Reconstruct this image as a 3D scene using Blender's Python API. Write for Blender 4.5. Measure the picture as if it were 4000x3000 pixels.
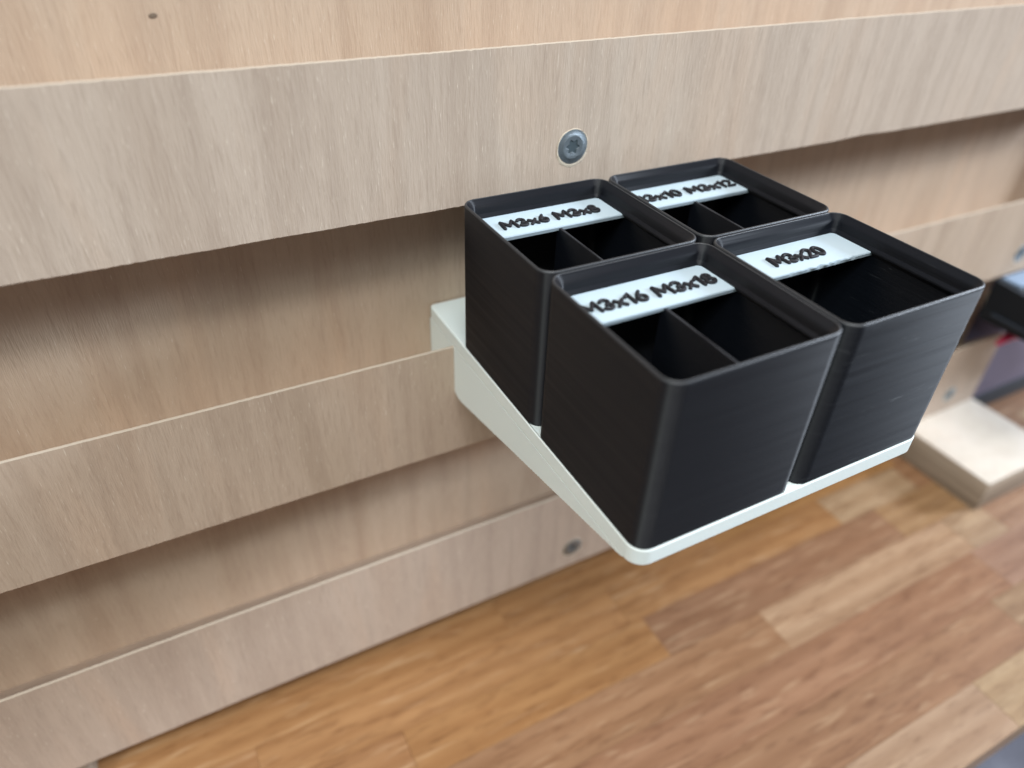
import bpy, bmesh, math, random
from mathutils import Vector, Matrix, noise as mnoise

random.seed(7)
S = bpy.context.scene
for o in list(bpy.data.objects):
    bpy.data.objects.remove(o)
MM = 0.001                                   # every length below is in millimetres

# ------------------------------------------------------------------ camera
R = ((0.88526651, -0.46402095, 0.0314288),
     (-0.2551045, -0.5409735, -0.8014171),
     (0.38887647, 0.70145009, -0.59727955))
cam_d = bpy.data.cameras.new("camera")
cam = bpy.data.objects.new("camera", cam_d)
S.collection.objects.link(cam)
cam.matrix_world = Matrix((
    (R[0][0], -R[1][0], -R[2][0], -67.8528 * MM),
    (R[0][1], -R[1][1], -R[2][1], -153.1235 * MM),
    (R[0][2], -R[1][2], -R[2][2], 110.3160 * MM),
    (0, 0, 0, 1)))
cam_d.sensor_width = 36.0
cam_d.lens = 2809.5553 / 4000 * 36.0
cam_d.clip_start = 0.005
cam_d.clip_end = 50.0
cam_d.dof.use_dof = True
cam_d.dof.focus_distance = 0.172
cam_d.dof.aperture_fstop = 7.2
S.camera = cam

# ------------------------------------------------------------------ world, lamps, exposure
world = bpy.data.worlds.new("World")
S.world = world
world.use_nodes = True
bg = world.node_tree.nodes["Background"]
bg.inputs[0].default_value = (1.0, 0.90, 0.85, 1)
bg.inputs[1].default_value = 0.23
S.view_settings.view_transform = 'Standard'
S.view_settings.look = 'None'
S.view_settings.exposure = 0.0
S.view_settings.gamma = 1.0


def area(name, direction, dist, target, sx, sy, power, col, roll=0.0):
    d = bpy.data.lights.new(name, 'AREA')
    d.shape = 'RECTANGLE'
    d.size, d.size_y = sx, sy
    d.energy = power
    d.color = col
    o = bpy.data.objects.new(name, d)
    S.collection.objects.link(o)
    v = Vector(direction).normalized()
    t = Vector(target) * MM
    o.location = t + v * dist
    q = v.to_track_quat('Z', 'Y')
    o.rotation_euler = q.to_euler()
    return o


# ceiling panel above and in front of the bench (edge of the cleat shadows)
area("ceiling_light", (-0.10, -0.530, 0.85), 1.7, (60, 0, 0), 1.5, 0.13, 17.0, (0.96, 0.975, 1.0))
# second ceiling lamp nearly overhead
area("overhead_light", (-0.12, -0.33, 0.93), 1.7, (60, -20, -40), 0.9, 0.16, 13.0, (0.96, 0.98, 1.0))
# low daylight from a window to the right: throws the wooden foot's shadow along the bench
area("window_light", (0.83, -0.30, 0.43), 1.8, (100, -20, -60), 0.30, 0.34, 42.0, (0.77, 0.87, 1.0))
# weaker lamp on the left, behind the photographer
area("left_lamp_light", (-0.62, -0.42, 0.64), 2.0, (0, -40, -20), 0.22, 0.6, 15.0, (0.90, 1.0, 0.95))

# ------------------------------------------------------------------ materials


def new_mat(name):
    m = bpy.data.materials.new(name)
    m.use_nodes = True
    nt = m.node_tree
    return m, nt, nt.nodes["Principled BSDF"]


def node(nt, kind, **kw):
    n = nt.nodes.new(kind)
    for k, v in kw.items():
        if k in n.inputs:
            n.inputs[k].default_value = v
        else:
            setattr(n, k, v)
    return n


def mixrgb(nt, fac, a, b, blend='MIX'):
    n = nt.nodes.new('ShaderNodeMix')
    n.data_type = 'RGBA'
    n.blend_type = blend
    for sock, v in ((n.inputs[0], fac), (n.inputs[6], a), (n.inputs[7], b)):
        if hasattr(v, 'links') or isinstance(v, bpy.types.NodeSocket):
            nt.links.new(v, sock)
        else:
            sock.default_value = v
    return n.outputs[2]


def ramp(nt, src, stops):
    n = nt.nodes.new('ShaderNodeValToRGB')
    el = n.color_ramp.elements
    while len(el) < len(stops):
        el.new(0.5)
    for e, (p, c) in zip(el, stops):
        e.position = p
        e.color = c if len(c) == 4 else (*c, 1)
    nt.links.new(src, n.inputs[0])
    return n.outputs[0]


def math_n(nt, op, a, b=0.0, c=None):
    n = nt.nodes.new('ShaderNodeMath')
    n.operation = op
    for i, v in enumerate((a, b) if c is None else (a, b, c)):
        if isinstance(v, bpy.types.NodeSocket):
            nt.links.new(v, n.inputs[i])
        else:
            n.inputs[i].default_value = v
    return n.outputs[0]


def mapped(nt, scale, loc=(0, 0, 0), rnd=False, rot=(0, 0, 0)):
    tc = nt.nodes.new('ShaderNodeTexCoord')
    src = tc.outputs['Object']
    if rnd:
        oi = nt.nodes.new('ShaderNodeObjectInfo')
        vm = nt.nodes.new('ShaderNodeVectorMath')
        vm.operation = 'MULTIPLY_ADD'
        cmb = nt.nodes.new('ShaderNodeCombineXYZ')
        for i in range(3):
            nt.links.new(oi.outputs['Random'], cmb.inputs[i])
        nt.links.new(cmb.outputs[0], vm.inputs[0])
        vm.inputs[1].default_value = (3.1, 1.7, 0.9)
        nt.links.new(src, vm.inputs[2])
        src = vm.outputs[0]
    mp = nt.nodes.new('ShaderNodeMapping')
    mp.inputs['Scale'].default_value = scale
    mp.inputs['Location'].default_value = loc
    mp.inputs['Rotation'].default_value = rot
    nt.links.new(src, mp.inputs[0])
    return mp.outputs[0]


def noise_n(nt, vec, scale=1.0, detail=3.0, rough=0.55, dist=0.0):
    n = nt.nodes.new('ShaderNodeTexNoise')
    n.inputs['Scale'].default_value = scale
    n.inputs['Detail'].default_value = detail
    n.inputs['Roughness'].default_value = rough
    n.inputs['Distortion'].default_value = dist
    nt.links.new(vec, n.inputs['Vector'])
    return n.outputs[0]


def plywood(name, light, mid, dark, seed=0.0, bump=0.40):
    """Pale rotary-cut veneer, grain running up the wall (local Z)."""
    m, nt, p = new_mat(name)
    # slow colour figure
    f1 = noise_n(nt, mapped(nt, (42, 42, 7), (seed, 0, seed)), 1, 3, .5, .6)
    f2 = noise_n(nt, mapped(nt, (150, 150, 9), (seed * 2, 0, 1)), 1, 3, .55, .5)
    # fibres
    f3 = noise_n(nt, mapped(nt, (1500, 1500, 150), (0, seed, 0), rot=(0, 0.05, 0)), 1, 3, .6, .2)
    f4 = noise_n(nt, mapped(nt, (3200, 3200, 330), (0, 2 + seed, 0), rot=(0, -0.06, 0)), 1, 2, .5)
    c = ramp(nt, f1, [(.30, mid), (.52, light), (.72, (light[0] * 1.02, light[1] * .97, light[2] * .93))])
    k2 = ramp(nt, f2, [(.46, (0, 0, 0)), (.62, (1, 1, 1))])
    c = mixrgb(nt, math_n(nt, 'MULTIPLY', k2, .26), c, (*dark, 1))
    k3 = ramp(nt, f3, [(.50, (0, 0, 0)), (.70, (1, 1, 1))])
    c = mixrgb(nt, math_n(nt, 'MULTIPLY', k3, .31), c, (*dark, 1))
    k4 = ramp(nt, f4, [(.66, (0, 0, 0)), (.76, (1, 1, 1))])
    c = mixrgb(nt, math_n(nt, 'MULTIPLY', k4, .40), c, (.82, .75, .62, 1))
    nt.links.new(c, p.inputs['Base Color'])
    p.inputs['Roughness'].default_value = .62
    p.inputs['Specular IOR Level'].default_value = .3
    h = math_n(nt, 'MULTIPLY_ADD', f3, .7, math_n(nt, 'MULTIPLY', f4, .6))
    b = node(nt, 'ShaderNodeBump', Strength=bump, Distance=.0004)
    nt.links.new(h, b.inputs['Height'])
    nt.links.new(b.outputs[0], p.inputs['Normal'])
    return m


def ply_edge(name, cols):
    """Cut edge of plywood: thin plies stacked along local Z."""
    m, nt, p = new_mat(name)
    f = noise_n(nt, mapped(nt, (14, 14, 330)), 1, 2, .5)
    c = ramp(nt, f, [(.32, cols[0]), (.5, cols[1]), (.68, cols[2])])
    g = noise_n(nt, mapped(nt, (160, 160, 1800)), 1, 2, .5)
    c = mixrgb(nt, math_n(nt, 'MULTIPLY', g, .35), c, (*cols[0], 1))
    nt.links.new(c, p.inputs['Base Color'])
    p.inputs['Roughness'].default_value = .7
    return m


def stave_mat():
    m, nt, p = new_mat("oiled_stave_wood")
    oi = nt.nodes.new('ShaderNodeObjectInfo')
    base = oi.outputs['Color']
    f1 = noise_n(nt, mapped(nt, (9, 60, 60), rnd=True), 1, 3, .55, 1.2)
    w = nt.nodes.new('ShaderNodeTexWave')
    w.wave_type = 'RINGS'
    w.inputs['Scale'].default_value = 1.0
    w.inputs['Distortion'].default_value = 3.2
    w.inputs['Detail'].default_value = 2.0
    w.inputs['Detail Scale'].default_value = .8
    nt.links.new(mapped(nt, (4.5, 40, 40), (-.9, .3, 0), rnd=True), w.inputs['Vector'])
    f3 = noise_n(nt, mapped(nt, (75, 520, 520), rnd=True), 1, 3, .6, .3)
    f4 = noise_n(nt, mapped(nt, (42, 420, 420), rnd=True), 1, 2, .5, .5)
    k1 = ramp(nt, f1, [(.35, (0, 0, 0)), (.65, (1, 1, 1))])
    c = mixrgb(nt, math_n(nt, 'MULTIPLY', k1, .40), base, (.62, .56, .50, 1), 'MULTIPLY')
    c = mixrgb(nt, math_n(nt, 'MULTIPLY', w.outputs['Fac'], .38), c, (.60, .46, .34, 1), 'MULTIPLY')
    k3 = ramp(nt, f3, [(.52, (0, 0, 0)), (.68, (1, 1, 1))])
    c = mixrgb(nt, math_n(nt, 'MULTIPLY', k3, .55), c, (.52, .42, .36, 1), 'MULTIPLY')
    k4 = ramp(nt, f4, [(.58, (0, 0, 0)), (.74, (1, 1, 1))])
    c = mixrgb(nt, math_n(nt, 'MULTIPLY', k4, .22), c, (.62, .46, .29, 1))
    nt.links.new(c, p.inputs['Base Color'])
    p.inputs['Roughness'].default_value = .42
    p.inputs['Specular IOR Level'].default_value = .42
    b = node(nt, 'ShaderNodeBump', Strength=.25, Distance=.0003)
    nt.links.new(f3, b.inputs['Height'])
    nt.links.new(b.outputs[0], p.inputs['Normal'])
    return m


def filament(name, col, rough, aniso=0.6, streak=0.25, scuff=0.0, spec=.5, layer=.06, sss=0.0):
    """Printed plastic: fine horizontal layer lines, streaks where layers misaligned."""
    m, nt, p = new_mat(name)
    lay = noise_n(nt, mapped(nt, (3, 3, 4200)), 1, 1, .5)
    st = noise_n(nt, mapped(nt, (16, 16, 650), (3, 1, 0)), 1, 3, .6)
    # misprinted layers only in a zone near the top
    tc = nt.nodes.new('ShaderNodeTexCoord')
    sp = nt.nodes.new('ShaderNodeSeparateXYZ')
    nt.links.new(tc.outputs['Object'], sp.inputs[0])
    zone = nt.nodes.new('ShaderNodeMapRange')
    zone.inputs[1].default_value = 20 * MM
    zone.inputs[2].default_value = 34 * MM
    zone.inputs[3].default_value = .25
    zone.inputs[4].default_value = 1.0
    nt.links.new(sp.outputs[2], zone.inputs[0])
    stz = math_n(nt, 'MULTIPLY', st, zone.outputs[0])
    base = mixrgb(nt, 1.0, (*col, 1), (*col, 1))
    if scuff > 0:
        wear = noise_n(nt, mapped(nt, (140, 140, 1500), (5, 2, 7)), 1, 4, .65, .6)
        band = noise_n(nt, mapped(nt, (7, 7, 120), (1, 8, 3)), 1, 1, .5)
        k = math_n(nt, 'MULTIPLY', ramp(nt, wear, [(.62, (0, 0, 0)), (.74, (1, 1, 1))]),
                   ramp(nt, band, [(.50, (0, 0, 0)), (.62, (1, 1, 1))]))
        base = mixrgb(nt, math_n(nt, 'MULTIPLY', k, scuff), base, (.12, .13, .14, 1))
    nt.links.new(base, p.inputs['Base Color'])
    rr = math_n(nt, 'MULTIPLY_ADD', st, .22, rough - .11)
    nt.links.new(rr, p.inputs['Roughness'])
    p.inputs['Specular IOR Level'].default_value = spec
    p.inputs['Anisotropic'].default_value = aniso
    p.inputs['Anisotropic Rotation'].default_value = .25
    tg = nt.nodes.new('ShaderNodeTangent')
    tg.direction_type = 'RADIAL'
    tg.axis = 'Z'
    nt.links.new(tg.outputs[0], p.inputs['Tangent'])
    if sss:
        p.inputs['Subsurface Weight'].default_value = sss
        p.inputs['Subsurface Radius'].default_value = (1.2, 1.4, 1.5)
        p.inputs['Subsurface Scale'].default_value = .0012
    h = math_n(nt, 'MULTIPLY_ADD', lay, layer, math_n(nt, 'MULTIPLY', stz, streak))
    b = node(nt, 'ShaderNodeBump', Strength=.6, Distance=.0005)
    nt.links.new(h, b.inputs['Height'])
    nt.links.new(b.outputs[0], p.inputs['Normal'])
    return m


def plain(name, col, rough, spec=.5, metal=0.0, var=.12, vscale=60, bump=0.0, coat=0.0):
    m, nt, p = new_mat(name)
    f = noise_n(nt, mapped(nt, (vscale,) * 3), 1, 4, .6)
    c = mixrgb(nt, math_n(nt, 'MULTIPLY', f, var * 2), (*col, 1), (col[0] * .6, col[1] * .6, col[2] * .6, 1))
    nt.links.new(c, p.inputs['Base Color'])
    p.inputs['Roughness'].default_value = rough
    p.inputs['Specular IOR Level'].default_value = spec
    p.inputs['Metallic'].default_value = metal
    p.inputs['Coat Weight'].default_value = coat
    if bump:
        f2 = noise_n(nt, mapped(nt, (vscale * 8,) * 3), 1, 3, .6)
        b = node(nt, 'ShaderNodeBump', Strength=bump, Distance=.0004)
        nt.links.new(f2, b.inputs['Height'])
        nt.links.new(b.outputs[0], p.inputs['Normal'])
    return m


M_CLEAT = plywood("cleat_veneer", (.50, .415, .338), (.44, .355, .283), (.30, .228, .178), 0.3)
M_CLEAT2 = plywood("lower_cleat_veneer", (.49, .388, .30), (.43, .335, .252), (.295, .212, .157), 4.3)
M_CLEAT3 = plywood("bottom_cleat_veneer", (.475, .382, .31), (.425, .335, .27), (.31, .24, .193), 7.7)
M_BACK = plywood("backing_veneer", (.525, .405, .303), (.468, .348, .252), (.335, .228, .162), 11.1)
M_TIP = plain("fuzzy_cut_edge", (.53, .45, .36), .8, .2, var=.2, vscale=500)
M_EDGE = ply_edge("ply_edge_layers", ((.17, .125, .09), (.30, .24, .18), (.42, .345, .27)))
M_BLOCK = plywood("block_veneer", (.60, .54, .47), (.56, .50, .42), (.48, .40, .33), 2.2, .2)
M_STAVE = stave_mat()
M_GLUE = plain("dark_glue_line", (.17, .09, .045), .6)
M_BLACK = filament("black_filament", (.0055, .0066, .0098), .55, .94, .22, spec=.42)
M_BLACK_ROUGH = filament("black_filament_misprinted", (.0062, .0078, .0115), .57, .93, .7, .8, spec=.27)
M_RIM = plain("black_rim_plastic", (.022, .025, .030), .42, .55, var=.15, vscale=900, bump=.15)
M_WHITE = filament("white_filament", (.76, .84, .825), .38, .2, .12, 0, .45, .03, .25)
M_LABEL = plain("white_label_plastic", (.45, .555, .62), .42, .45, var=.03, vscale=200)
M_LETTER = plain("black_letter_plastic", (.012, .012, .016), .55, .28, var=.2, vscale=700, bump=.15)
M_STEEL = plain("zinc_screw", (.37, .43, .47), .46, .5, 1.0, var=.35, vscale=600, bump=.35)
M_RECESS = plain("screw_recess", (.06, .085, .10), .5, .5, .0, var=.3, vscale=500)
M_PALE = plain("torn_pale_wood", (.66, .585, .47), .8, .2, var=.2, vscale=900, bump=.5)
M_WALL = plain("pale_wall_paint", (.42, .40, .38), .7, .3, var=.06, vscale=18)
M_MAUVE = plain("mauve_grey_shell", (.175, .160, .245), .5, .35, var=.06, vscale=18)
M_TOP_SHEEN = plain("painted_blue_sheen", (.22, .30, .42), .35, .5, var=.05, vscale=50)  # window reflection on the glossy black top, put into the base colour
M_DARK = plain("dark_blue_rubber", (.022, .030, .042), .55, .4, var=.1, vscale=90)
M_GLOSS = plain("satin_black_plastic", (.006, .009, .013), .5, .3, var=.05, vscale=80)
M_RED = plain("red_handle_rubber", (.62, .035, .11), .40, .5, var=.1, vscale=120)
M_KNOT = plain("dark_knot_wood", (.20, .15, .11), .7, .2, var=.3, vscale=900)


def floor_mat():
    m, nt, p = new_mat("speckled_slate_floor")
    f = noise_n(nt, mapped(nt, (14, 14, 14)), 1, 5, .65)
    g = noise_n(nt, mapped(nt, (120, 120, 120), (4, 1, 0)), 1, 2, .6)
    c = ramp(nt, f, [(.3, (.055, .055, .075)), (.55, (.09, .09, .115)), (.75, (.15, .155, .19))])
    k = ramp(nt, g, [(.62, (0, 0, 0)), (.72, (1, 1, 1))])
    c = mixrgb(nt, math_n(nt, 'MULTIPLY', k, .5), c, (.45, .48, .56, 1))
    nt.links.new(c, p.inputs['Base Color'])
    p.inputs['Roughness'].default_value = .5
    return m


M_FLOOR = floor_mat()

# ------------------------------------------------------------------ object helpers


def finish(bm, name, mats, parent=None, origin=(0, 0, 0), sharp=32, smooth=True):
    """bm in world millimetres -> mesh object in metres around `origin` (mm)."""
    ov = Vector(origin)
    for v in bm.verts:
        v.co = (v.co - ov) * MM
    bmesh.ops.recalc_face_normals(bm, faces=bm.faces)
    a = math.radians(sharp)
    for f in bm.faces:
        f.smooth = smooth
    for e in bm.edges:
        if len(e.link_faces) != 2 or e.calc_face_angle(0) > a:
            e.smooth = False
    me = bpy.data.meshes.new(name)
    bm.to_mesh(me)
    bm.free()
    for m in (mats if isinstance(mats, (list, tuple)) else [mats]):
        me.materials.append(m)
    o = bpy.data.objects.new(name, me)
    S.collection.objects.link(o)
    if parent is not None:
        o.parent = parent
    else:
        o.location = ov * MM
    return o


def thing(name, loc, label, cat, group=None):
    o = bpy.data.objects.new(name, None)
    S.collection.objects.link(o)
    o.location = Vector(loc) * MM
    o.empty_display_size = .01
    o['label'] = label
    o['category'] = cat
    if group:
        o['group'] = group
    return o


def tag(o, label, cat, group=None):
    o['label'] = label
    o['category'] = cat
    if group:
        o['group'] = group
    return o


def rrect(x0, x1, y0, y1, r, n=8):
    """corner list counter-clockwise; r may be 4 radii (x0y0, x1y0, x1y1, x0y1)"""
    rs = r if isinstance(r, (list, tuple)) else (r,) * 4
    pts = []
    for (cx, cy, sx, sy, a0), rad in zip(((x0, y0, 1, 1, 180), (x1, y0, -1, 1, 270),
                                          (x1, y1, -1, -1, 0), (x0, y1, 1, -1, 90)), rs):
        for i in range(n + 1):
            a = math.radians(a0 + 90 * i / n)
            pts.append((cx + sx * rad + rad * math.cos(a), cy + sy * rad + rad * math.sin(a)))
    return pts


def loft(bm, rings, cap_start=True, cap_end=True):
    vs = [[bm.verts.new((x, y, z)) for (x, y) in pts] for pts, z in rings]
    n = len(vs[0])
    for a, b in zip(vs, vs[1:]):
        for i in range(n):
            j = (i + 1) % n
            bm.faces.new((a[i], a[j], b[j], b[i]))
    if cap_start:
        bm.faces.new(list(reversed(vs[0])))
    if cap_end:
        bm.faces.new(vs[-1])
    return vs


def box(bm, x0, x1, y0, y1, z0, z1, bevel=0.0, seg=2):
    r = bmesh.ops.create_cube(bm, size=1.0)
    vs = r['verts']
    for v in vs:
        v.co = Vector(((x0 + x1) / 2 + v.co.x * (x1 - x0), (y0 + y1) / 2 + v.co.y * (y1 - y0),
                       (z0 + z1) / 2 + v.co.z * (z1 - z0)))
    if bevel:
        es = {e for v in vs for e in v.link_edges}
        bmesh.ops.bevel(bm, geom=list(es), offset=bevel, segments=seg, affect='EDGES', profile=.6)


def extrude_x(bm, prof, xs, jitter=None, tip=None, tip_mat=1):
    """profile [(y,z)] swept along x stations, vertices displaced by jitter(x, k) -> (dy, dz)"""
    cols = []
    for x in xs:
        c = []
        for k, (y, z) in enumerate(prof):
            dy, dz = jitter(x, k) if jitter else (0, 0)
            c.append(bm.verts.new((x, y + dy, z + dz)))
        cols.append(c)
    n = len(prof)
    for a, b in zip(cols, cols[1:]):
        for k in range(n):
            l = (k + 1) % n
            f = bm.faces.new((a[k], a[l], b[l], b[k]))
            if tip is not None and k in tip:
                f.material_index = tip_mat
    e0 = bm.faces.new(list(reversed(cols[0])))
    e1 = bm.faces.new(cols[-1])
    return e0, e1


def tube(bm, pts, rad, n=14, caps=True):
    P = [Vector(p) for p in pts]
    rings = []
    for i, p in enumerate(P):
        d = (P[min(i + 1, len(P) - 1)] - P[max(i - 1, 0)]).normalized()
        u = d.cross(Vector((0.3, .2, 1))).normalized()
        w = d.cross(u)
        r = rad[i] if isinstance(rad, (list, tuple)) else rad
        rings.append([bm.verts.new(p + (u * math.cos(t) + w * math.sin(t)) * r)
                      for t in (2 * math.pi * k / n for k in range(n))])
    for a, b in zip(rings, rings[1:]):
        for k in range(n):
            bm.faces.new((a[k], a[(k + 1) % n], b[(k + 1) % n], b[k]))
    if caps:
        bm.faces.new(list(reversed(rings[0])))
        bm.faces.new(rings[-1])


# ------------------------------------------------------------------ setting: wall and floor
YC, YB = 4.5, 22.5            # front of the cleats / front of the backing board
ZB = -145.5                   # top of the bench

bm = bmesh.new()
box(bm, -1500, 1700, 41.5, 60, -870, 900)
w = finish(bm, "wall", M_WALL, None, (0, 41.5, -870))
w['kind'] = 'structure'
bm = bmesh.new()
box(bm, -1500, 1700, -1800, 60, -880, -862)
w = finish(bm, "floor", M_FLOOR, None, (0, 0, -862))
w['kind'] = 'structure'

# ------------------------------------------------------------------ workbench of glued staves
bench = thing("workbench", (0, 0, ZB), "oiled bench top glued from brown, orange and pale wooden staves", "workbench")
ORANGE, BROWN, RED, PALE, PINK, TAN = ((.320, .166, .068), (.262, .143, .075), (.245, .129, .069),
                                       (.335, .222, .131), (.268, .160, .096), (.300, .178, .088))
rows = [
    (-122.3, -102.6, [-420, -250, -70, 36, 100.5, 171, 231, 320, 470, 640, 820], [BROWN, TAN, RED, BROWN, PALE, PALE, PALE, TAN, PINK, PALE]),
    (-102.6, -81.0, [-420, -300, -110, -12, 214, 420, 600, 820], [TAN, ORANGE, ORANGE, BROWN, PINK, BROWN, PINK]),
    (-81.0, -59.6, [-420, -200, -20, 231, 380, 520, 820], [BROWN, ORANGE, BROWN, PINK, TAN, BROWN]),
    (-59.6, -40.0, [-420, -260, -90, -40, 118.3, 236, 262, 400, 620, 820], [ORANGE, TAN, ORANGE, BROWN, PALE, PALE, PINK, PALE, BROWN]),
    (-40.0, -20.6, [-420, -170, -34, 72, 212, 330, 470, 820], [ORANGE, ORANGE, ORANGE, RED, TAN, PALE, PINK]),
    (-20.6, -3.2, [-420, -220, -82, 66, 190.8, 246, 352, 520, 820], [ORANGE, ORANGE, ORANGE, ORANGE, PALE, BROWN, PALE, TAN]),
    (-3.2, 17.0, [-420, -140, 20, 128, 250, 390, 560, 820], [ORANGE, ORANGE, ORANGE, ORANGE, BROWN, TAN, BROWN]),
    (17.0, 41.0, [-420, -180, -40, 90, 240, 420, 820], [ORANGE, ORANGE, ORANGE, TAN, BROWN, TAN]),
]
rs = random.Random(5)
for y0, y1, xs, cols in rows:
    for (x0, x1), c in zip(zip(xs, xs[1:]), cols):
        bm = bmesh.new()
        box(bm, x0 + .03, x1 - .03, y0 + .03, y1 - .03, ZB - 16, ZB + rs.uniform(-.04, .04), .10, 1)
        o = finish(bm, "stave", M_STAVE, bench, (0, 0, ZB))
        j = rs.uniform(.94, 1.06)
        o.color = (c[0] * j, c[1] * j * rs.uniform(.97, 1.03), c[2] * j * rs.uniform(.94, 1.06), 1)
bm = bmesh.new()
box(bm, -419, 819, -121.0, 40, ZB - 15, ZB - .6)
finish(bm, "glue_core", M_GLUE, bench, (0, 0, ZB))

# ------------------------------------------------------------------ backing board and cleats


def stations(a, b, step):
    n = int((b - a) / step)
    return [a + (b - a) * i / n for i in range(n + 1)]


back = thing("backing_board", (313, YB, -127.4), "plywood backing board with vertical grain behind the three cleats", "board")
bm = bmesh.new()
box(bm, -420, 313, YB, 41.4, -127.4, 330, .4)
finish(bm, "panel", M_BACK, back, (313, YB, -127.4))
bm = bmesh.new()                                    # small dark knot, upper left
c = Vector((-65, YB - .05, 92.3))
c = Vector((-56.6, YB, 80.9))
vs = []
for i in range(14):
    a = 2 * math.pi * i / 14
    r = .66 + .10 * math.sin(2 * a + 1)
    vs.append(bm.verts.new(c + Vector((r * 1.15 * math.cos(a), -.06, r * .85 * math.sin(a)))))
top = bm.verts.new(c + Vector((0, -.16, 0)))
for i in range(14):
    bm.faces.new((vs[i], vs[(i + 1) % 14], top))
finish(bm, "knot", M_KNOT, back, (313, YB, -127.4))
bm = bmesh.new()                                    # torn splinter on the board's right edge
tube(bm, [(312.8, 24, -66), (314.6, 23.0, -70), (315.6, 22.6, -75), (314.6, 22.2, -79)], [1.0, .9, .8, .4], 8)
finish(bm, "splinter", M_PALE, back, (313, YB, -127.4))


def screw(cx, cz, parent, origin, ang, rad=4.55):
    """countersunk star-drive screw head set in the cleat face"""
    y = YC
    n = 40
    bm = bmesh.new()

    def ring(f, yy, jit=0):
        out = []
        for i in range(n):
            t = 2 * math.pi * i / n
            r = f(t) + (jit * mnoise.noise(Vector((math.cos(t) * 3, math.sin(t) * 3, cx))) if jit else 0)
            out.append(bm.verts.new((cx + r * math.cos(t), yy, cz + r * math.sin(t))))
        return out
    star = lambda t: 1.62 + .34 * math.cos(6 * t + ang)
    rings = [ring(lambda t: rad, y + 1.2), ring(lambda t: rad, y + .05), ring(lambda t: rad - .12, y - .10),
             ring(lambda t: rad - 1.1, y - .16), ring(lambda t: rad - 1.35, y - .30), ring(lambda t: rad - 1.65, y - .34),
             ring(lambda t: 2.35, y - .26), ring(lambda t: star(t) + .12, y - .2)]
    for a, b in zip(rings, rings[1:]):
        for i in range(n):
            bm.faces.new((a[i], a[(i + 1) % n], b[(i + 1) % n], b[i]))
    head = finish(bm, "screw", M_STEEL, parent, origin, 28)
    bm = bmesh.new()
    r0 = ring(lambda t: star(t) + .12, y - .2)
    r1 = ring(lambda t: star(t) * .95, y - .06)
    r2 = ring(lambda t: .7, y - .03)
    for a, b in ((r0, r1), (r1, r2)):
        for i in range(n):
            bm.faces.new((a[i], a[(i + 1) % n], b[(i + 1) % n], b[i]))
    bm.faces.new(r2)
    finish(bm, "star_recess", M_RECESS, head, origin, 28)
    bm = bmesh.new()                                # chewed pale wood round the head
    rng = random.Random(int(cx * 10))
    a = ring(lambda t: rad - .25, y - .02)
    b = ring(lambda t: rad + .03 + .5 * max(0, -math.sin(t)) + .25 * mnoise.noise(Vector((math.cos(t) * 2.5, math.sin(t) * 2.5, 4))), y - .16)
    c = ring(lambda t: rad + .25 + .9 * max(0, -math.sin(t)) + .5 * mnoise.noise(Vector((math.cos(t) * 2, math.sin(t) * 2, 9))), y + .12)
    for p, q in ((a, b), (b, c)):
        for i in range(n):
            bm.faces.new((p[i], p[(i + 1) % n], q[(i + 1) % n], q[i]))
    finish(bm, "torn_wood_rim", M_PALE, head, origin, 60)


def cleat(zt, zb, mat, label, seed, slope=True, screws=(), x1=311.0):
    org = (x1, YC, zb)
    t = thing("wall_cleat", org, label, "cleat", "wooden cleats across the backing board")
    prof = [(YC, zb + .25), (YC, zt - .2), (YC + .12, zt), (YC + .75, zt - .05),
            (YB - .05, zt - 17.6), (YB - .05, zb), (YC + .25, zb)]
    xs = stations(-420, -152, 12)[:-1] + stations(-152, x1, .9)

    def jit(x, k):
        if k in (0, 6):
            v = mnoise.noise(Vector((x * .75, seed, 0))) * .16 + mnoise.noise(Vector((x * .08, seed, 3))) * .12
            if seed == 1 and 136 < x < 170:          # chipped place on the upper cleat's lower edge
                v += .5 * max(0, 1 - abs(x - 150) / 14)
            return (0, v)
        if k in (1, 2, 3):
            v = mnoise.noise(Vector((x * .8, seed, 9))) * .14 + mnoise.noise(Vector((x * .1, seed, 5))) * .1
            return (0, v)
        return (0, 0)
    bm = bmesh.new()
    extrude_x(bm, prof, xs, jit, tip=(1, 2))
    finish(bm, "strip", [mat, M_TIP], t, org, 25)
    for (sx, sz, ang) in screws:
        screw(sx, sz, t, org, ang)
    return t


cleat(73.9, 37.2, M_CLEAT, "uppermost wooden cleat on the board, one screw above the black bins", 1, screws=[(34.8, 48.4, .4)])
cleat(-4.45, -43.8, M_CLEAT2, "middle wooden cleat on the board, with the white bin holder hooked over it", 2, screws=[(287, -33.0, 1.1)])
cleat(-83.4, -127.4, M_CLEAT3, "lowest wooden cleat on the board, just above the bench", 3, screws=[(50.4, -116.3, .9), (285.8, -115.4, .2)])

# ------------------------------------------------------------------ wooden feet under the board


def foot(x0, x1, y0, y1, label):
    org = ((x0 + x1) / 2, (y0 + y1) / 2, ZB)
    bm = bmesh.new()
    box(bm, x0, x1, y0, y1, ZB + .1, -127.5, .5, 2)
    for f in bm.faces:
        n = f.normal
        f.normal_update()
        if f.normal.z < .5:
            f.material_index = 1
    return tag(finish(bm, "wooden_foot", [M_BLOCK, M_EDGE], None, org, 40), label, "wooden block", "plywood feet under the board")


foot(257, 313.4, -43.6, 41, "pale plywood block on the bench, jutting out under the board's right end")
foot(-195, -130.8, 7, 41, "plywood block tucked under the board's left end, barely showing")

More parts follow.
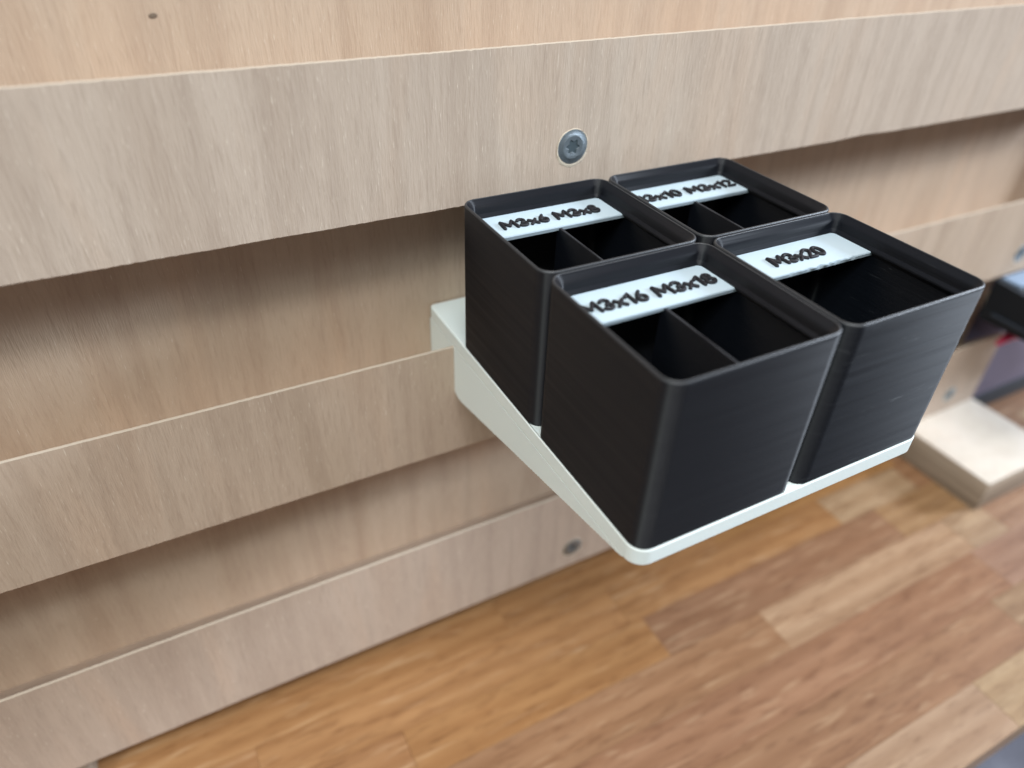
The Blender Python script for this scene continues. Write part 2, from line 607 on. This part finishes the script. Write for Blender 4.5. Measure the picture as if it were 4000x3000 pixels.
# ------------------------------------------------------------------ mauve case beyond the board
KO = (317, 9, ZB)
case = thing("storage_case", KO, "mauve grey case with a dark foot standing beyond the board's right end", "case")
bm = bmesh.new()
box(bm, 317, 700, 9, 41, -133.5, 40, 1.0, 2)
finish(bm, "shell", M_MAUVE, case, KO, 40)
bm = bmesh.new()
box(bm, 317.6, 699, 8.2, 40.8, ZB + .1, -133.4, .8, 2)
finish(bm, "foot_strip", M_DARK, case, KO, 40)

# ------------------------------------------------------------------ white printed holder
HO = (42, YC, -20.7)
holder = thing("bin_holder", HO, "white plastic two by two bin holder hooked over the middle cleat", "holder")
CELL = 42.0


def cell_ring(ix, iy, inset, n=8):
    x0, y1 = ix * CELL + inset, -iy * CELL - inset
    return rrect(x0, x0 + CELL - 2 * inset, y1 - CELL + 2 * inset, y1, max(4.0 - inset, .5), n)


bm = bmesh.new()
OUT = lambda i: rrect(i, 84 - i, -84 + i, 22.2 - i, (4 - i, 4 - i, 1.4 - i, 1.4 - i), 8)
outer = loft(bm, [(OUT(.25), -4.58), (OUT(.0), -4.3), (OUT(0), -1.9), (OUT(0.0), -.35), (OUT(.28), 0)], True, False)
loops = [outer[-1]]
for ix in (0, 1):
    for iy in (0, 1):
        vs = loft(bm, [(cell_ring(ix, iy, .16), 0), (cell_ring(ix, iy, 2.1), -1.95), (cell_ring(ix, iy, 2.1), -3.3), (cell_ring(ix, iy, 2.9), -4.2)], False, True)
        loops.append(vs[0])
edges = []
for lp in loops:
    for i in range(len(lp)):
        e = bm.edges.get((lp[i], lp[(i + 1) % len(lp)]))
        edges.append(e)
bmesh.ops.triangle_fill(bm, use_beauty=True, use_dissolve=False, edges=edges)
finish(bm, "base_plate", M_WHITE, holder, HO, 30)

# bracing wedge below the plate: printed on edge, so its slanted underside is stepped
bm = bmesh.new()
under = []
rw = random.Random(3)
y = 0.0
while y > -79:
    z = -21.1 + (-y) * (21.1 - 4.75) / 80.0
    under.append((y, z + rw.uniform(-.07, .07)))
    under.append((y - .45, z - .05 + rw.uniform(-.05, .05)))
    y -= 1.15
under = [p for p in under if p[1] < -4.75]
prof = [(YC - .05, -4.58), (YC - .05, -20.3), (YC - 3.0, -22.3 + 1.0), (YC - 3.8, -21.0)] + under + [(-79.8, -4.58)]
extrude_x(bm, prof, [0.02, .3, 83.7, 83.98])
finish(bm, "bracing_wedge", M_WHITE, holder, HO, 20)
bm = bmesh.new()
extrude_x(bm, [(5.2, -4.60), (22.2, -4.60), (22.2, -21.2)], [0.02, 83.98])
finish(bm, "hook", M_WHITE, holder, HO, 20)

# ------------------------------------------------------------------ bins
H = 41.06


def arc(cx, cy, rx, ry, a0, a1, n=9):
    return [(cx + rx * math.cos(math.radians(a0 + (a1 - a0) * i / n)), cy + ry * math.sin(math.radians(a0 + (a1 - a0) * i / n))) for i in range(n + 1)]


# stroke centre lines, cap height 1
GLYPH = {
    'M': (1.02, [[(.02, 0), (.10, 1), (.51, .30), (.92, 1), (1.0, 0)]]),
    '3': (.56, [arc(.25, .735, .25, .265, 150, -85), arc(.25, .25, .28, .25, 85, -150)]),
    'x': (.52, [[(0, 0), (.50, .62)], [(0, .62), (.50, 0)]]),
    '6': (.56, [[(.44, 1.0), (.20, .72), (.03, .36)], arc(.29, .28, .27, .28, 0, 360, 14)]),
    '8': (.56, [arc(.28, .76, .22, .24, 0, 360, 13), arc(.28, .26, .28, .26, 0, 360, 14)]),
    '1': (.34, [[(.0, .76), (.28, 1.0), (.28, 0)]]),
    '0': (.60, [arc(.29, .5, .29, .5, 0, 360, 16)]),
    '2': (.56, [arc(.26, .74, .25, .26, 160, -35) + [(.02, 0), (.54, 0)]]),
}


def text_mesh(body, x0, x1, y0, cap, z, rad=.44):
    """raised printed lettering: each stroke a rounded bead half sunk in the plate"""
    gap, space = .24, .46
    adv, xs = 0.0, []
    for ch in body:
        if ch == ' ':
            adv += space
            continue
        xs.append((ch, adv))
        adv += GLYPH[ch][0] + gap
    sx = (x1 - x0 - 2 * rad) / (adv - gap)
    sy = cap - 2 * rad
    bm = bmesh.new()
    for ch, a in xs:
        for st in GLYPH[ch][1]:
            P = [(x0 + rad + (a + px) * sx, y0 + rad + py * sy, z + .22) for px, py in st]
            for (p, q) in zip(P, P[1:]):                       # capsules keep every bend round
                p, q = Vector(p), Vector(q)
                d = (q - p).normalized()
                ts = [-1.0, -.8, -.45, 0]
                pts = [p + d * rad * t for t in ts] + [q - d * rad * t for t in reversed(ts)]
                rr = [rad * math.sqrt(max(0.0, 1 - t * t)) + .01 for t in ts]
                tube(bm, pts, rr + list(reversed(rr)), 10)
    return bm


def make_bin(ix, iy, body, tx0, tx1, label, mat, divided=True, seed=0, rough_front=False, wob=.012):
    org = (ix * CELL + 21, -iy * CELL - 21, -4.1)
    b = thing("storage_bin", org, label, "bin", "black bins in the white holder")
    rr = random.Random(seed)
    ring = lambda i, z: (cell_ring(ix, iy, .25 + i, 7), z)
    rings = [ring(3.0, -4.1), ring(2.35, -3.4), ring(2.35, -2.1), ring(.02, .22)]
    z = .5
    while z < H - 1.0:
        k = wob * (2.6 if (rough_front and 26 < z < 37) else 1.0)
        rings.append(ring(rr.uniform(-k, k), z))
        z += .85
    r0 = len(rings)
    rings += [ring(0, H - .42), ring(.05, H - .24), ring(.15, H - .10), ring(.30, H), ring(.50, H), ring(.60, H - .08)]
    r1 = len(rings) - 1
    # lip: chamfer, short upright, second chamfer, underside, thin wall
    zz = H - .25
    ins = .70
    while ins < 2.0:
        rings.append(ring(ins + rr.uniform(-.02, .02), zz))
        ins += .28
        zz -= .28
    rings += [ring(2.02, H - 1.75), ring(2.02, H - 2.6), ring(2.04, H - 3.45), ring(2.35, H - 3.8), ring(2.62, H - 4.15),
              ring(2.62, H - 4.55), ring(1.2, H - 6.0), ring(1.2, 2.0), ring(2.0, 1.0)]
    bm = bmesh.new()
    loft(bm, rings)
    nseg = len(rings[0][0])
    bm.faces.ensure_lookup_table()
    for k in range(r0, r1):
        for i in range(nseg):
            bm.faces[k * nseg + i].material_index = 1
    finish(bm, "body", [mat, M_RIM], b, org, 30)
    x0, y1 = ix * CELL, -iy * CELL
    zl = H - 4.46
    bm = bmesh.new()
    # label shelf; its free edge is ragged on one bin
    xs = stations(1.5, 40.5, .5)
    top, bot, tb, bb = [], [], [], []
    for x in xs:
        e = -14.45 + ((mnoise.noise(Vector((x * .55, seed, 2))) * .42 + mnoise.noise(Vector((x * 1.9, seed, 6))) * .14) * (.25 + .75 * (12 < x < 35)) if rough_front else mnoise.noise(Vector((x * .8, seed, 2))) * .04)
        top.append(bm.verts.new((x0 + x, y1 + e + .1, zl)))
        bot.append(bm.verts.new((x0 + x, y1 + e, zl - .3)))
        tb.append(bm.verts.new((x0 + x, y1 - 1.6, zl)))
        bb.append(bm.verts.new((x0 + x, y1 - 1.6, zl - 1.2)))
    un = [bm.verts.new((x0 + x, y1 - 14.2, zl - 1.2)) for x in xs]
    for i in range(len(xs) - 1):
        for p, q in ((tb, top), (top, bot), (bot, un), (un, bb), (bb, tb)):
            bm.faces.new((p[i], p[i + 1], q[i + 1], q[i]))
    plate = finish(bm, "label_plate", M_LABEL, b, org, 30)
    finish(text_mesh(body, x0 + tx0, x0 + tx1, y1 - 11.35, 4.35, zl), "lettering", M_LETTER, plate, org, 40)
    if divided:
        bm = bmesh.new()
        box(bm, x0 + 20.6, x0 + 21.4, y1 - 39.8, y1 - 13.2, 1.2, H - 5.0, .12, 1)
        finish(bm, "divider", mat, b, org, 30)
    return b


make_bin(0, 0, "M3x6 M3x8", 7.0, 35.2, "black printed bin labelled M3x6 M3x8, split by a divider", M_BLACK, True, 1)
make_bin(1, 0, "M3x10 M3x12", 3.2, 38.2, "black printed bin labelled M3x10 M3x12, split by a divider", M_BLACK, True, 2)
make_bin(0, 1, "M3x16 M3x18", 3.4, 37.8, "black printed bin labelled M3x16 M3x18, split by a divider", M_BLACK, True, 3)
make_bin(1, 1, "M3x20", 12.2, 28.8, "black printed bin labelled M3x20, undivided, streaky front face", M_BLACK_ROUGH, False, 4, True, .02)

# ------------------------------------------------------------------ black holder and red-handled tool at the right
TO = (276, YC, -65)
th = thing("tool_holder", TO, "glossy black plastic tool holder on the middle cleat, cut off by the right edge", "tool holder")
bm = bmesh.new()
box(bm, 280.1, 345, -6, YC - .1, -65, -45.6, 1.0, 3)
finish(bm, "back_block", M_GLOSS, th, TO, 35)
bm = bmesh.new()
extrude_x(bm, [(YC - .1, -44.6), (-8, -45.6), (-62, -50), (-62, -65), (YC - .1, -65)], [276, 276.3, 279.6, 280])
finish(bm, "side_arm", M_GLOSS, th, TO, 25)
bm = bmesh.new()
extrude_x(bm, [(-1, -59.6), (-62, -61.2), (-62, -62.6), (-1, -61)], [274.9, 276.1])
finish(bm, "rib", M_DARK, th, TO, 25)
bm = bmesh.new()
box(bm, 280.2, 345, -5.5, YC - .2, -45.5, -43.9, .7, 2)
finish(bm, "top_sheen", M_TOP_SHEEN, th, TO, 35)  # thin slab added over the block to carry the painted reflection
bm = bmesh.new()
box(bm, 280.2, 345, -62, -6.1, -65, -61, .6, 2)
finish(bm, "shelf", M_GLOSS, th, TO, 35)

PO = (300, -6, -76)
tool = thing("hand_tool", PO, "red handled tool hanging below the black holder, mostly out of frame", "tool")
bm = bmesh.new()
tube(bm, [(284.4, -5.5, -77.5), (287.0, -6, -75.2), (292, -6.5, -73.4), (299, -7.5, -73.0), (310, -9, -73.5), (330, -12, -75)],
     [.9, 1.9, 2.5, 2.7, 2.8, 2.8], 16)
finish(bm, "handle", M_RED, tool, PO, 40)
bm = bmesh.new()
tube(bm, [(298, -3, -77.5), (306, -5, -77), (318, -8, -77), (332, -12, -78)], [2.2, 2.6, 2.6, 2.6], 16)
finish(bm, "handle", M_RED, tool, PO, 40)
bm = bmesh.new()
tube(bm, [(326, -11, -76.2), (340, -14, -76.8), (360, -17, -77)], [4.2, 4.4, 3.5], 16)
finish(bm, "pivot", M_STEEL, tool, PO, 40)
